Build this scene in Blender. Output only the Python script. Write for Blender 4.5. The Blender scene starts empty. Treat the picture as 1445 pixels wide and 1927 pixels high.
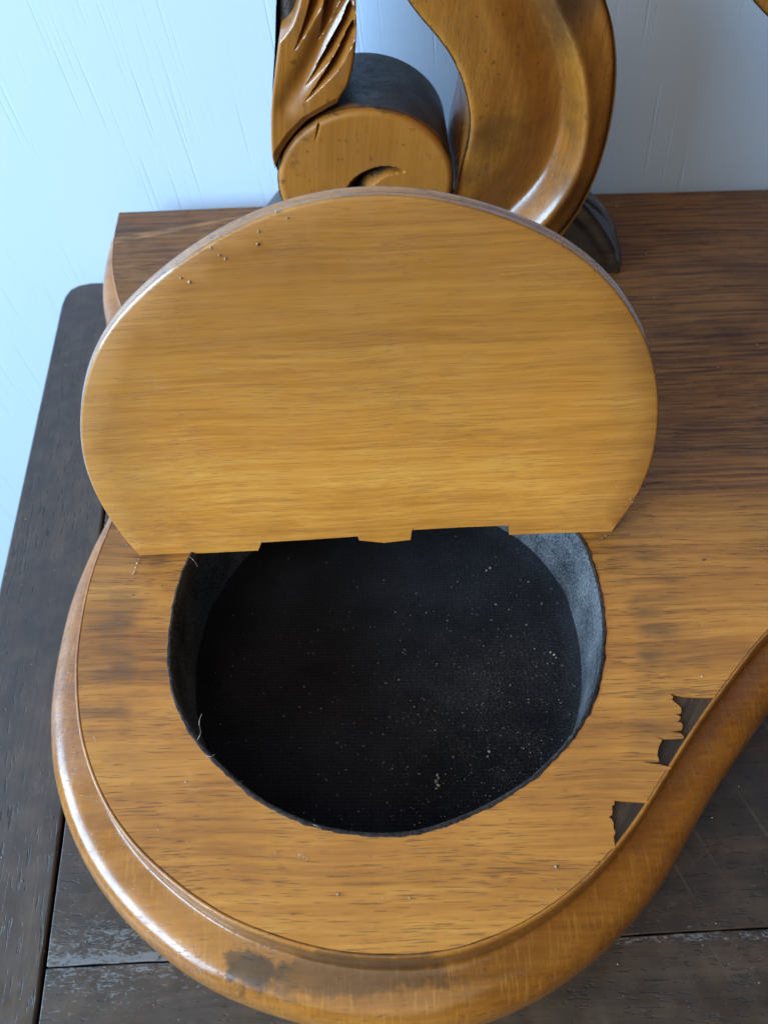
import bpy, math, random
import numpy as np
from mathutils import Vector, Matrix
from mathutils.geometry import delaunay_2d_cdt

random.seed(7)
SC = bpy.context.scene
COL = SC.collection
R = math.radians

# ------------------------------------------------------------------ camera
CAM_H = 0.186                      # metres above the top of the wooden base
F_PX, PW, PH = 1446.0, 1445.0, 1927.0
PITCH, ROLL = R(53.2), R(-2.3)
_f = Vector((0, math.cos(PITCH), -math.sin(PITCH)))
_r0 = Vector((1, 0, 0)); _u0 = _r0.cross(_f)
CR = _r0 * math.cos(ROLL) + _u0 * math.sin(ROLL)
CU = -_r0 * math.sin(ROLL) + _u0 * math.cos(ROLL)
CO = Vector((0, 0, CAM_H))
cam_d = bpy.data.cameras.new('camera')
cam = bpy.data.objects.new('camera', cam_d); COL.objects.link(cam)
cam.matrix_world = Matrix(((CR.x, CU.x, -_f.x, CO.x), (CR.y, CU.y, -_f.y, CO.y), (CR.z, CU.z, -_f.z, CO.z), (0, 0, 0, 1)))
cam_d.sensor_fit = 'VERTICAL'; cam_d.sensor_height = 36.0
cam_d.lens = 36.0 * F_PX / PH
cam_d.clip_start = 0.005; cam_d.clip_end = 50
cam_d.dof.use_dof = True; cam_d.dof.focus_distance = 0.205; cam_d.dof.aperture_fstop = 19
SC.camera = cam

# ------------------------------------------------------------------ light
w = bpy.data.worlds.new('World'); SC.world = w; w.use_nodes = True
bg = w.node_tree.nodes['Background']
bg.inputs['Color'].default_value = (0.85, 0.92, 1.0, 1); bg.inputs['Strength'].default_value = 0.035

def area(name, loc, target, sx, sy, power, color):
    d = bpy.data.lights.new(name, 'AREA'); d.shape = 'RECTANGLE'; d.size = sx; d.size_y = sy
    d.energy = power; d.color = color
    o = bpy.data.objects.new(name, d); COL.objects.link(o); o.location = loc
    o.rotation_euler = (Vector(target) - Vector(loc)).to_track_quat('-Z', 'Y').to_euler()
    return o
area('window_light', (-1.66, -0.56, 0.62), (0.0, 0.12, 0.0), 1.95, 1.00, 138.0, (0.43, 0.71, 1.0))
area('warm_fill_light', (-0.70, -1.00, 1.50), (0.0, 0.12, 0.0), 2.2, 2.2, 31.0, (1.0, 0.82, 0.58))  # unseen warm fill, added to lift the reds of the wood

SC.view_settings.view_transform = 'Standard'; SC.view_settings.look = 'None'
SC.view_settings.exposure = 0.04; SC.view_settings.gamma = 1.0
SC.view_settings.use_curve_mapping = False
SC.cycles.use_denoising = True
SC.cycles.max_bounces = 8

# ------------------------------------------------------------------ helpers
def ray(px, py):
    return CR * ((px - PW / 2) / F_PX) - CU * ((py - PH / 2) / F_PX) + _f
def at_z(px, py, z=0.0):           # photo point lying on a level plane
    d = ray(px, py); t = (z - CO.z) / d.z; return CO + d * t
def at_y(px, py, y):               # photo point lying on an upright plane
    d = ray(px, py); t = (y - CO.y) / d.y; return CO + d * t

def crom(pts, closed=False, n=8):
    P = [np.array(p, float) for p in pts]; m = len(P); out = []
    rng = m if closed else m - 1
    for i in range(rng):
        p1, p2 = P[i], P[(i + 1) % m]
        p0 = P[i - 1] if (closed or i > 0) else 2 * p1 - p2
        p3 = P[(i + 2) % m] if (closed or i + 2 < m) else 2 * p2 - p1
        for k in range(n):
            t = k / n
            out.append(0.5 * ((2 * p1) + (p2 - p0) * t + (2 * p0 - 5 * p1 + 4 * p2 - p3) * t * t + (3 * p1 - p0 - 3 * p2 + p3) * t ** 3))
    if not closed: out.append(P[-1])
    return [tuple(p) for p in out]

def inside(P, loops):              # even-odd
    x, y = P[:, 0], P[:, 1]; c = np.zeros(len(P), bool)
    for L in loops:
        L = np.array(L)
        for i in range(len(L)):
            x1, y1 = L[i - 1]; x2, y2 = L[i]
            if y1 == y2: continue
            m = ((y1 > y) != (y2 > y)) & (x < (x2 - x1) * (y - y1) / (y2 - y1) + x1)
            c ^= m
    return c

def poly_dist(P, line, closed=False):
    """nearest distance, side (+ right of travel in a y-down frame) and run 0..1 along a polyline"""
    L = np.array(line, float)
    if closed: L = np.vstack([L, L[:1]])
    best = np.full(len(P), 1e9); side = np.ones(len(P)); run = np.zeros(len(P))
    seg = np.hypot(*(L[1:] - L[:-1]).T); tot = seg.sum(); acc = 0
    for i in range(len(L) - 1):
        a, d = L[i], L[i + 1] - L[i]
        q = P - a; t = np.clip((q @ d) / max(d @ d, 1e-18), 0, 1)
        e = q - t[:, None] * d; dd = np.hypot(e[:, 0], e[:, 1]); m = dd < best
        cr = d[0] * q[:, 1] - d[1] * q[:, 0]
        best[m] = dd[m]; side[m] = np.where(cr[m] >= 0, 1, -1); run[m] = (acc + t[m] * seg[i]) / tot
        acc += seg[i]
    return best, side, run

def triangulate(loops, spacing=None):
    pts = []; edges = []
    for L in loops:
        b = len(pts); pts += [tuple(p) for p in L]; n = len(L)
        edges += [(b + i, b + (i + 1) % n) for i in range(n)]
    if spacing:
        A = np.array(pts); x0, y0 = A.min(0); x1, y1 = A.max(0)
        xs = np.arange(x0, x1, spacing); g = []
        for j, yy in enumerate(np.arange(y0, y1, spacing * 0.87)):
            g.append(np.c_[xs + (j % 2) * spacing / 2, np.full(len(xs), yy)])
        g = np.vstack(g); g = g[inside(g, loops)]
        keep = np.ones(len(g), bool)
        for L in loops: keep &= poly_dist(g, L, True)[0] > spacing * 0.55
        pts += [tuple(p) for p in g[keep]]
    res = delaunay_2d_cdt([Vector(p) for p in pts], edges, [], 0, 1e-9)
    V = np.array([tuple(v) for v in res[0]]); F = [tuple(f) for f in res[2]]
    C = np.array([V[list(f)].mean(0) for f in F]); ins = inside(C, loops)
    F = [f for f, k in zip(F, ins) if k]
    m = {}
    for i, o in enumerate(res[3]):
        for q in o: m[q] = i
    idx = []; b = 0
    for L in loops:
        idx.append([m[b + i] for i in range(len(L))]); b += len(L)
    return V, F, idx

def mesh(name, verts, faces, mat, parent=None, smooth=True, sharp=38, mw=None):
    me = bpy.data.meshes.new(name)
    me.from_pydata([tuple(v) for v in verts], [], faces); me.validate(); me.update()
    import bmesh
    bm = bmesh.new(); bm.from_mesh(me); bmesh.ops.recalc_face_normals(bm, faces=bm.faces); bm.to_mesh(me); bm.free()
    if smooth:
        me.polygons.foreach_set('use_smooth', [True] * len(me.polygons))
        if sharp: me.set_sharp_from_angle(angle=R(sharp))
    o = bpy.data.objects.new(name, me); COL.objects.link(o)
    if mat: me.materials.append(mat)
    if mw is not None: o.matrix_world = mw
    if parent:
        o.parent = parent; o.matrix_parent_inverse = PINV.get(parent.name, Matrix.Identity(4))
        if parent.type == 'MESH': o.matrix_parent_inverse = parent_world(parent).inverted()
    return o
PINV = {}
def parent_world(o):
    m = o.matrix_basis.copy()
    if o.parent: m = parent_world(o.parent) @ o.matrix_parent_inverse @ m
    return m
def thing(name, loc, label, cat):
    o = bpy.data.objects.new(name, None); COL.objects.link(o); o.location = loc
    o.empty_display_size = 0.02
    o['label'] = label; o['category'] = cat
    PINV[o.name] = Matrix.Translation(loc).inverted()
    return o

def sheet(name, loops, z0, z1, mat, parent, spacing=None, zf=None):
    """a flat slab with outline (and holes), top at z0, underside at z1"""
    V, F, idx = triangulate(loops, spacing); n = len(V)
    zt = np.full(n, z0) + (zf(V) if zf else 0)
    verts = [(x, y, z) for (x, y), z in zip(V, zt)] + [(x, y, z1) for x, y in V]
    faces = list(F) + [tuple(i + n for i in reversed(f)) for f in F]
    for L in idx:
        for i in range(len(L)):
            a, b = L[i], L[(i + 1) % len(L)]; faces.append((a, b, b + n, a + n))
    return mesh(name, verts, faces, mat, parent)

def relief(name, outline, Y, hfun, back, mat, parent, spacing=5.0, rnd=7.0, rdepth=0.0012):
    """carved upright piece: outline traced on the plane y=Y, front displaced by hfun (metres towards the viewer), solid to y=Y+back"""
    V, F, idx = triangulate([outline], spacing); n = len(V)
    d = poly_dist(V, outline, True)[0]
    for i in idx[0]: d[i] = 0
    k = np.clip(1 - d / rnd, 0, 1)
    h = hfun(V) - rdepth * (1 - np.sqrt(np.clip(1 - k * k, 0, 1)))
    verts = []
    for (x, y), hh in zip(V, h):
        p = at_y(x, y, Y); verts.append((p.x, Y - hh, p.z))
    L = idx[0]; m = len(L); faces = list(F)
    b0 = len(verts)
    for k in (0.0015, back):
        for i in L: verts.append((verts[i][0], Y + k, verts[i][2]))
    for i in range(m):
        j = (i + 1) % m
        faces.append((L[i], L[j], b0 + j, b0 + i)); faces.append((b0 + i, b0 + j, b0 + m + j, b0 + m + i))
    faces.append(tuple(b0 + m + i for i in range(m)))
    return mesh(name, verts, faces, mat, parent)

def sstep(a, b, x):
    t = np.clip((x - a) / (b - a), 0, 1); return t * t * (3 - 2 * t)

# ------------------------------------------------------------------ materials
class G:
    def __init__(s, name):
        s.m = bpy.data.materials.new(name); s.m.use_nodes = True; s.t = s.m.node_tree
        s.p = s.t.nodes['Principled BSDF']; s.tc = s.t.nodes.new('ShaderNodeTexCoord')
    def setin(s, sock, v):
        if hasattr(v, 'is_linked'): s.t.links.new(v, sock)
        elif isinstance(v, (tuple, list)) and len(v) == 3 and sock.type == 'RGBA': sock.default_value = (*v, 1)
        else: sock.default_value = v
    def n(s, typ, ins=None, **props):
        nd = s.t.nodes.new('ShaderNode' + typ)
        for k, v in props.items(): setattr(nd, k, v)
        for k, v in (ins or {}).items(): s.setin(nd.inputs[k], v)
        return nd
    def math(s, op, a, b=0.0, clamp=False):
        nd = s.n('Math', {0: a, 1: b}, operation=op, use_clamp=clamp); return nd.outputs[0]
    def obj(s): return s.tc.outputs['Object']
    def scale(s, v, sc, rot=None, loc=None):
        if rot or loc:
            v = s.n('Mapping', {'Vector': v, 'Rotation': rot or (0, 0, 0), 'Location': loc or (0, 0, 0)}).outputs[0]
        return s.n('VectorMath', {0: v, 1: sc}, operation='MULTIPLY').outputs[0]
    def noise(s, v, scale=1.0, detail=3.0, rough=0.55, dist=0.0):
        return s.n('TexNoise', {'Vector': v, 'Scale': scale, 'Detail': detail, 'Roughness': rough, 'Distortion': dist}).outputs['Fac']
    def ramp(s, f, a, b, lo=0.0, hi=1.0, smooth=True):
        nd = s.n('MapRange', {'Value': f, 'From Min': a, 'From Max': b, 'To Min': lo, 'To Max': hi}, interpolation_type='SMOOTHSTEP' if smooth else 'LINEAR')
        return nd.outputs[0]
    def mix(s, f, a, b, mode='MIX'):
        nd = s.n('Mix', data_type='RGBA', blend_type=mode)
        s.setin(nd.inputs[0], f); s.setin(nd.inputs[6], a); s.setin(nd.inputs[7], b); return nd.outputs[2]
    def bump(s, h, dist, strength=1.0, normal=None):
        ins = {'Height': h, 'Distance': dist, 'Strength': strength}
        if normal is not None: ins['Normal'] = normal
        return s.n('Bump', ins).outputs[0]
    def dist2(s, cx, cy, rx=1.0, ry=1.0, wob=0.0, wscale=40):
        """distance in plan from a point, with a wobble"""
        v = s.obj()
        sx = s.n('SeparateXYZ', {0: v})
        dx = s.math('DIVIDE', s.math('SUBTRACT', sx.outputs[0], cx), rx); dy = s.math('DIVIDE', s.math('SUBTRACT', sx.outputs[1], cy), ry)
        d = s.math('SQRT', s.math('ADD', s.math('MULTIPLY', dx, dx), s.math('MULTIPLY', dy, dy)))
        if wob: d = s.math('ADD', d, s.math('MULTIPLY', s.math('SUBTRACT', s.noise(v, wscale, 3), 0.5), wob))
        return d

def wood(name, dark, mid, light, pore=(0.05, 0.03, 0.015), rot=(0, 0, 0), pore_amt=0.75, pore_thr=0.60, rough=0.42, coat=0.3, coat_rough=0.18,
         fibre=1.0, blotch=0.5, bump=0.00006, pscale=(150, 1500, 1500), spec=0.4, extra=None, band=1.0, worn=False, coat_ior=1.5, scratch=0.0):
    g = G(name)
    base = g.n('Mapping', {'Vector': g.obj(), 'Rotation': rot}).outputs[0]
    warp = g.n('TexNoise', {'Vector': base, 'Scale': 14.0, 'Detail': 2.0})
    wv = g.n('VectorMath', {0: warp.outputs['Color'], 1: (0.5, 0.5, 0.5)}, operation='SUBTRACT').outputs[0]
    wv = g.n('VectorMath', {0: wv, 1: (0.0, 0.006, 0.006)}, operation='MULTIPLY').outputs[0]
    v = g.n('VectorMath', {0: base, 1: wv}, operation='ADD').outputs[0]
    bands = g.noise(g.scale(v, (5, 60, 60)), 1, 4, 0.6, 0.3)
    fib = g.noise(g.scale(v, (20, 760, 760)), 1, 3, 0.6)
    fine = g.noise(g.scale(v, (110, 3200, 3200)), 1, 1, 0.6)
    por = g.noise(g.scale(v, pscale), 1, 2, 0.55)
    dens = g.noise(g.scale(v, (14, 70, 70)), 1, 3, 0.6)
    blo = g.noise(base, 26.0, 4, 0.6)
    t = g.math('ADD', g.math('MULTIPLY', g.math('SUBTRACT', bands, 0.5), 1.5 * band), g.math('MULTIPLY', g.math('SUBTRACT', fib, 0.5), 0.95 * fibre))
    t = g.math('ADD', t, g.math('MULTIPLY', g.math('SUBTRACT', fine, 0.5), 0.35 * fibre))
    t = g.math('ADD', t, g.math('MULTIPLY', g.math('SUBTRACT', blo, 0.5), 1.4 * blotch))
    t = g.math('ADD', t, 0.5)
    c = g.mix(g.ramp(t, 0.0, 0.5, smooth=False), dark, mid)
    c = g.mix(g.ramp(t, 0.5, 1.0, smooth=False), c, light)
    pthr = g.math('SUBTRACT', por, g.math('MULTIPLY', g.math('SUBTRACT', dens, 0.5), -0.30))
    pthr = g.math('ADD', pthr, g.math('MULTIPLY', g.math('SUBTRACT', blo, 0.5), 0.22))
    pm = g.ramp(pthr, pore_thr, pore_thr + 0.10)
    c = g.mix(g.math('MULTIPLY', pm, pore_amt), c, pore)
    rgh = g.ramp(g.noise(base, 90, 4, 0.6), 0.3, 0.75, rough - 0.09, rough + 0.13)
    rgh = g.math('ADD', rgh, g.math('MULTIPLY', pm, 0.2))
    hgt = g.math('SUBTRACT', g.math('MULTIPLY', fib, 0.35), pm)
    ctx = dict(c=c, rough=rgh, h=hgt, v=v, base=base, blo=blo, fib=fib, pm=pm, coat=coat)
    if scratch:
        sn = g.noise(g.scale(base, (1, 1.6, 1), loc=(3.1, 1.7, 0.4)), 21, 2, 0.45, 0.6)
        ln = g.ramp(g.math('ABSOLUTE', g.math('SUBTRACT', sn, 0.5)), 0.0, 0.0035, 1, 0)
        mk = g.ramp(g.noise(g.scale(base, (1, 1, 1), loc=(7.0, 2.0, 0)), 60, 2), 0.50, 0.62)
        ctx['c'] = g.mix(g.math('MULTIPLY', g.math('MULTIPLY', ln, mk), scratch), ctx['c'], (0.50, 0.38, 0.24))
    if extra: extra(g, ctx)
    g.setin(g.p.inputs['Base Color'], ctx['c']); g.setin(g.p.inputs['Roughness'], ctx['rough'])
    g.p.inputs['Specular IOR Level'].default_value = spec
    g.setin(g.p.inputs['Coat Weight'], ctx['coat']); g.p.inputs['Coat Roughness'].default_value = coat_rough; g.p.inputs['Coat IOR'].default_value = coat_ior
    low = g.noise(base, 55, 2, 0.5)
    lowb = g.bump(low, 0.0009, 0.25); nb = lowb
    nb = g.bump(ctx['h'], bump, 1.0, nb)
    g.setin(g.p.inputs['Normal'], nb); g.setin(g.p.inputs['Coat Normal'], nb if worn else lowb)
    return g.m

HC = (-0.0006, 0.1068)             # compartment centre in plan (after the traced rim)
HINGE_A, HINGE_B = at_z(263, 1045), at_z(1150, 1000)

def veneer_extra(g, x):
    sx = g.n('SeparateXYZ', {0: g.obj()})
    # paler ground that the closed lid kept covered, dirt ring worn in just outside it
    d = g.dist2(-0.001, 0.0985, wob=0.010, wscale=55)
    ring = g.math('MULTIPLY', g.ramp(d, 0.0655, 0.0705), g.ramp(d, 0.0705, 0.092, 1, 0))
    blot = g.ramp(g.math('ADD', g.math('MULTIPLY', g.noise(g.scale(x['v'], (40, 70, 70)), 1, 3, 0.6), 0.55), g.math('MULTIPLY', g.noise(g.scale(x['v'], (22, 420, 420)), 1, 2, 0.6), 0.45)), 0.40, 0.62)
    front = g.ramp(sx.outputs[1], 0.05, 0.085)
    x['c'] = g.mix(g.math('MULTIPLY', g.math('MULTIPLY', ring, front), g.math('MULTIPLY', blot, 0.80)), x['c'], g.mix(x['fib'], (0.05, 0.024, 0.010), (0.17, 0.082, 0.030)))
    # rear of top: old stain plus the lid's shadow painted into the colour
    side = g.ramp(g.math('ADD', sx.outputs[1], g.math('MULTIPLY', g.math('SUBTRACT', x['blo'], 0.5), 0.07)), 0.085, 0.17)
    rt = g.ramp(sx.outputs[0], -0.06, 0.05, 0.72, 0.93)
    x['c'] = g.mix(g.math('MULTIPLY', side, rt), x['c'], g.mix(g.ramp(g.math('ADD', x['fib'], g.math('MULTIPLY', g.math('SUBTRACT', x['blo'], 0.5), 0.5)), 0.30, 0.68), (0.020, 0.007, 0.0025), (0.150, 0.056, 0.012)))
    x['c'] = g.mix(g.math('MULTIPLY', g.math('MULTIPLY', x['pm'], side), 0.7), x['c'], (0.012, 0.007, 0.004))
    # grime in the joint along the edge: handled by geometry; small ink spots
    spots = g.ramp(g.noise(g.scale(x['v'], (220, 380, 380)), 1, 2, 0.5), 0.735, 0.77)
    x['c'] = g.mix(g.math('MULTIPLY', spots, 0.75), x['c'], (0.03, 0.018, 0.012))
    return
def lid_extra(g, x):
    sx = g.n('SeparateXYZ', {0: g.obj()})
    up = g.ramp(g.math('ADD', sx.outputs[1], g.math('MULTIPLY', g.math('SUBTRACT', x['blo'], 0.5), 0.05)), 0.015, 0.088)  # browner top and sides: part stain, part uneven light painted into the colour
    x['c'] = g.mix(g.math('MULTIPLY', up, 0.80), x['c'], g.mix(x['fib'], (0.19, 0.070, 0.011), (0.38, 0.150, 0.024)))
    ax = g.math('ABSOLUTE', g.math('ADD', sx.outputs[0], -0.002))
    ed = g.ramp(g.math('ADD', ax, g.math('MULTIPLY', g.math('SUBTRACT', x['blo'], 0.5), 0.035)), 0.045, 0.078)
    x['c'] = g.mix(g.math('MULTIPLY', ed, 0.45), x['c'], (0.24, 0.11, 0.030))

M = {}
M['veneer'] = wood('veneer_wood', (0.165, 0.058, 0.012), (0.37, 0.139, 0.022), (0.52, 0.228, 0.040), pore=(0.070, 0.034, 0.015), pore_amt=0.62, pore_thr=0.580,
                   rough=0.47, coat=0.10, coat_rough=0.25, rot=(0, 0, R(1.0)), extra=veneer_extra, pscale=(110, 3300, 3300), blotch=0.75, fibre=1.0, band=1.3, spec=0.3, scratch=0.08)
M['lid'] = wood('lid_wood', (0.30, 0.104, 0.015), (0.55, 0.216, 0.030), (0.71, 0.345, 0.064), pore=(0.25, 0.10, 0.018), pore_amt=0.38, pore_thr=0.575,
                rough=0.50, coat=0.06, coat_rough=0.3, extra=lid_extra, blotch=0.65, pscale=(120, 3000, 3000), fibre=1.0, band=1.1, scratch=0.15)
def mould_extra(g, x):
    sx = g.n('SeparateXYZ', {0: g.obj()})
    cross = g.noise(g.scale(x['base'], (1700, 160, 160)), 1, 2, 0.6)
    x['c'] = g.mix(g.ramp(cross, 0.52, 0.72, 0, 0.40), x['c'], (0.40, 0.185, 0.036))
    dirt = g.ramp(g.noise(x['base'], 75, 6, 0.7), 0.50, 0.78)
    x['c'] = g.mix(g.math('MULTIPLY', dirt, 0.5), x['c'], (0.11, 0.045, 0.014))
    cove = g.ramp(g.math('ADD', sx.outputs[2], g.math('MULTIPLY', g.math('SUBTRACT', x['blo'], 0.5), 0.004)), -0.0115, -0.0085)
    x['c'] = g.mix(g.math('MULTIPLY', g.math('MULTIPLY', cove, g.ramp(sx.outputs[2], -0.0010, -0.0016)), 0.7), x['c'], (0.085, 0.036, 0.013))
    sp_ = at_z(478, 1828, -0.0115); sp2 = at_z(455, 1808, -0.011); sp3 = at_z(640, 1838, -0.0112)
    for (q_, ra, ry_, am) in ((sp_, 0.0085, 0.42, 0.85), (sp2, 0.0050, 0.55, 0.8), (sp3, 0.030, 0.16, 0.6)):
        st = g.dist2(q_.x, q_.y, 1, ry_, wob=ra * 1.5, wscale=330)
        x['c'] = g.mix(g.ramp(st, ra, ra * 0.55, 0, am), x['c'], (0.035, 0.018, 0.010))
    wear = g.ramp(g.noise(x['base'], 240, 4, 0.65), 0.45, 0.70)
    x['coat'] = g.ramp(g.noise(x['base'], 150, 5, 0.7), 0.35, 0.75, 0.85, 0.40)
    x['h'] = g.math('ADD', x['h'], g.math('MULTIPLY', g.noise(x['base'], 900, 3, 0.7), 0.45))
    x['rough'] = g.math('ADD', x['rough'], g.math('MULTIPLY', wear, 0.15))
M['mould'] = wood('moulding_wood', (0.14, 0.045, 0.006), (0.27, 0.094, 0.012), (0.38, 0.150, 0.022), pore=(0.12, 0.05, 0.014), pore_amt=0.6, pore_thr=0.60,
                  rough=0.30, coat=0.9, coat_rough=0.19, coat_ior=1.5, spec=0.22, extra=mould_extra, fibre=0.8, pscale=(260, 1500, 1500), worn=True, bump=0.00003)
def carve_extra(g, x):
    dirt = g.ramp(g.noise(g.scale(x['base'], (1, 1, 0.55)), 46, 5, 0.62), 0.46, 0.72)
    x['c'] = g.mix(g.math('MULTIPLY', dirt, 0.7), x['c'], (0.09, 0.040, 0.012))
    sp = g.ramp(g.noise(x['base'], 420, 3, 0.6), 0.64, 0.70)
    x['c'] = g.mix(g.math('MULTIPLY', sp, 0.55), x['c'], (0.05, 0.024, 0.010))
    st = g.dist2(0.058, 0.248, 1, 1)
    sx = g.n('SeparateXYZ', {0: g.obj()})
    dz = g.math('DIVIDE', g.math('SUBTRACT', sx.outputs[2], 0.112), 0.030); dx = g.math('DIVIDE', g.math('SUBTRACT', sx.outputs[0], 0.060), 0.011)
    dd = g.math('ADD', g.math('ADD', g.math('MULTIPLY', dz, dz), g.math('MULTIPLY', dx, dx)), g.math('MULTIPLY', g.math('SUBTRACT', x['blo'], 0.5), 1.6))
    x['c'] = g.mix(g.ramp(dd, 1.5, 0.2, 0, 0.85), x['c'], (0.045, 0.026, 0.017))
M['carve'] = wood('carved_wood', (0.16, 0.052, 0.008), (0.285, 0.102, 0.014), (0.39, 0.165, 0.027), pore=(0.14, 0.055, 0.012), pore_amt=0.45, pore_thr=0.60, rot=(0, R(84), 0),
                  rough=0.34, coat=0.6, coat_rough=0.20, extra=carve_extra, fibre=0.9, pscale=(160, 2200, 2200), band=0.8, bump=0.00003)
def drum_extra(g, x):
    sx = g.n('SeparateXYZ', {0: g.obj()})
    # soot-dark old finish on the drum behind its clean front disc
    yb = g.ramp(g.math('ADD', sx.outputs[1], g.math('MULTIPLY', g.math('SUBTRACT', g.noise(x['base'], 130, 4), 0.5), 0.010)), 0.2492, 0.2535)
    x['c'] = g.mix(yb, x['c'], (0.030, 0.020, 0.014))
    cr = g.ramp(g.noise(g.scale(x['base'], (1, 0.7, 1)), 210, 5, 0.7, 1.5), 0.48, 0.54)
    x['h'] = g.math('ADD', x['h'], g.math('MULTIPLY', g.math('MULTIPLY', cr, yb), 2.2))
    sp = g.ramp(g.noise(x['base'], 330, 4, 0.65), 0.60, 0.68)
    x['c'] = g.mix(g.math('MULTIPLY', sp, 0.7), x['c'], (0.085, 0.036, 0.012))
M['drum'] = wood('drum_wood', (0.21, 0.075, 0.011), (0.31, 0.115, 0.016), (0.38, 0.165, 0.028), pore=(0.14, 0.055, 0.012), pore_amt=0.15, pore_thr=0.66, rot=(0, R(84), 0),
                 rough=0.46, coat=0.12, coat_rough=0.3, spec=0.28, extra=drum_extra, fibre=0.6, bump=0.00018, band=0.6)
M['rim'] = wood('lid_rim_wood', (0.16, 0.065, 0.014), (0.27, 0.115, 0.022), (0.40, 0.19, 0.045), pore_amt=0.4, rough=0.26, coat=1.0, coat_rough=0.10, coat_ior=1.6)
M['darkwood'] = wood('dark_carved_wood', (0.008, 0.006, 0.005), (0.018, 0.011, 0.008), (0.055, 0.024, 0.009), pore_amt=0.3, rough=0.36, coat=0.35, coat_rough=0.25, band=0.8)
M['bare'] = wood('bare_ground_wood', (0.018, 0.011, 0.008), (0.032, 0.020, 0.013), (0.075, 0.042, 0.020), pore=(0.02, 0.016, 0.014), rot=(0, 0, R(-52)), rough=0.6, coat=0.0, spec=0.2, blotch=1.3, pscale=(300, 2200, 2200), pore_amt=0.5)

def table_extra(seam):
    def fn(g, x):
        sx = g.n('SeparateXYZ', {0: g.obj()})
        # pale scuffs, thickest along the worn joints
        sc = g.noise(g.scale(x['base'], (420, 1100, 1100)), 1, 4, 0.7, 1.2)
        big = g.noise(x['base'], 60, 3, 0.6)
        if seam == 'x':
            dj = g.math('ABSOLUTE', g.math('SUBTRACT', sx.outputs[1], 0.0283))
            near = g.ramp(dj, 0.002, 0.020, 1, 0)
            lft = g.ramp(sx.outputs[0], -0.075, 0.0, 1, 0.30)
            near = g.math('MULTIPLY', near, lft)
        else:
            near = g.ramp(sx.outputs[0], -0.115, -0.09, 0.0, 0.45)
        thr = g.math('ADD', sc, g.math('ADD', g.math('MULTIPLY', near, 0.17), g.math('MULTIPLY', g.math('SUBTRACT', big, 0.5), 0.25)))
        if seam == 'x':
            tight = g.math('MULTIPLY', g.ramp(g.math('ADD', dj, g.math('MULTIPLY', g.math('SUBTRACT', big, 0.5), 0.003)), 0.0004, 0.0020, 1, 0), 0.14)
            thr = g.math('ADD', thr, tight)
        m = g.ramp(thr, 0.68, 0.78)
        x['c'] = g.mix(g.math('MULTIPLY', m, 0.65), x['c'], (0.22, 0.225, 0.24))
        x['rough'] = g.math('ADD', x['rough'], g.math('MULTIPLY', m, 0.2))
        dust = g.ramp(g.noise(x['base'], 900, 1, 0.4), 0.80, 0.83)
        x['c'] = g.mix(g.math('MULTIPLY', dust, 0.6), x['c'], (0.4, 0.4, 0.4))
        if seam == 'x':    # medullary ray streaks of quartered oak
            rv = g.scale(g.obj(), (420, 14, 1), rot=(0, 0, R(-20)))
            ry = g.ramp(g.noise(rv, 1, 1, 0.5), 0.63, 0.70)
            rr = g.ramp(sx.outputs[0], 0.055, 0.075)
            x['c'] = g.mix(g.math('MULTIPLY', g.math('MULTIPLY', ry, rr), 0.6), x['c'], (0.105, 0.080, 0.062))
            x['h'] = g.math('MULTIPLY', x['h'], 1.0)
        x['c'] = g.mix(0.35, x['c'], g.mix(g.ramp(g.noise(x['base'], 130, 4, 0.6), 0.4, 0.7), (0.016, 0.012, 0.010), (0.070, 0.046, 0.030)))
    return fn
M['plank'] = wood('plank_wood', (0.014, 0.008, 0.005), (0.036, 0.020, 0.011), (0.078, 0.043, 0.022), pore=(0.008, 0.007, 0.007), rough=0.46, coat=0.12, coat_rough=0.3, rot=(0, 0, R(-1)),
                  extra=table_extra('x'), pscale=(260, 1300, 1300), bump=0.00010, spec=0.5)
M['board_end'] = wood('board_end_wood', (0.016, 0.009, 0.006), (0.040, 0.022, 0.012), (0.085, 0.047, 0.024), pore=(0.010, 0.008, 0.008), rough=0.46, coat=0.12, coat_rough=0.3, rot=(0, 0, R(90 - 4.6)),
                      extra=table_extra('y'), pscale=(170, 1100, 1100), bump=0.00010, spec=0.5)

def simple(name, col, rough, **kw):
    g = G(name); g.setin(g.p.inputs['Base Color'], (*col, 1)); g.p.inputs['Roughness'].default_value = rough
    for k, v in kw.items(): g.p.inputs[k].default_value = v
    return g.m
def paint():
    g = G('white_grained_paint')
    v = g.scale(g.obj(), (1, 1, 1), rot=(0, R(5), 0))
    gr = g.noise(g.scale(v, (760, 1, 13)), 1, 1.5, 0.5, 0.1)
    gr2 = g.noise(g.scale(v, (1500, 1, 46)), 1, 2, 0.6)
    soft = g.noise(g.scale(v, (700, 700, 60)), 1, 3, 0.6)
    big = g.noise(g.scale(v, (26, 1, 6)), 1, 3)
    th = g.math('ADD', gr, g.math('MULTIPLY', g.math('SUBTRACT', big, 0.5), 0.30))
    groove = g.ramp(th, 0.635, 0.76)
    groove = g.math('MAXIMUM', groove, g.math('MULTIPLY', g.ramp(g.math('ADD', gr2, g.math('MULTIPLY', g.math('SUBTRACT', big, 0.5), 0.2)), 0.62, 0.78), 0.5))
    c = g.mix(g.math('MULTIPLY', groove, 0.22), (0.53, 0.635, 0.80), (0.43, 0.52, 0.65))
    g.setin(g.p.inputs['Base Color'], c); g.p.inputs['Roughness'].default_value = 0.5
    h = g.math('SUBTRACT', g.math('MULTIPLY', soft, 0.20), groove)
    g.setin(g.p.inputs['Normal'], g.bump(h, 0.00015, 0.6))
    return g.m
M['paint'] = paint()
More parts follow.
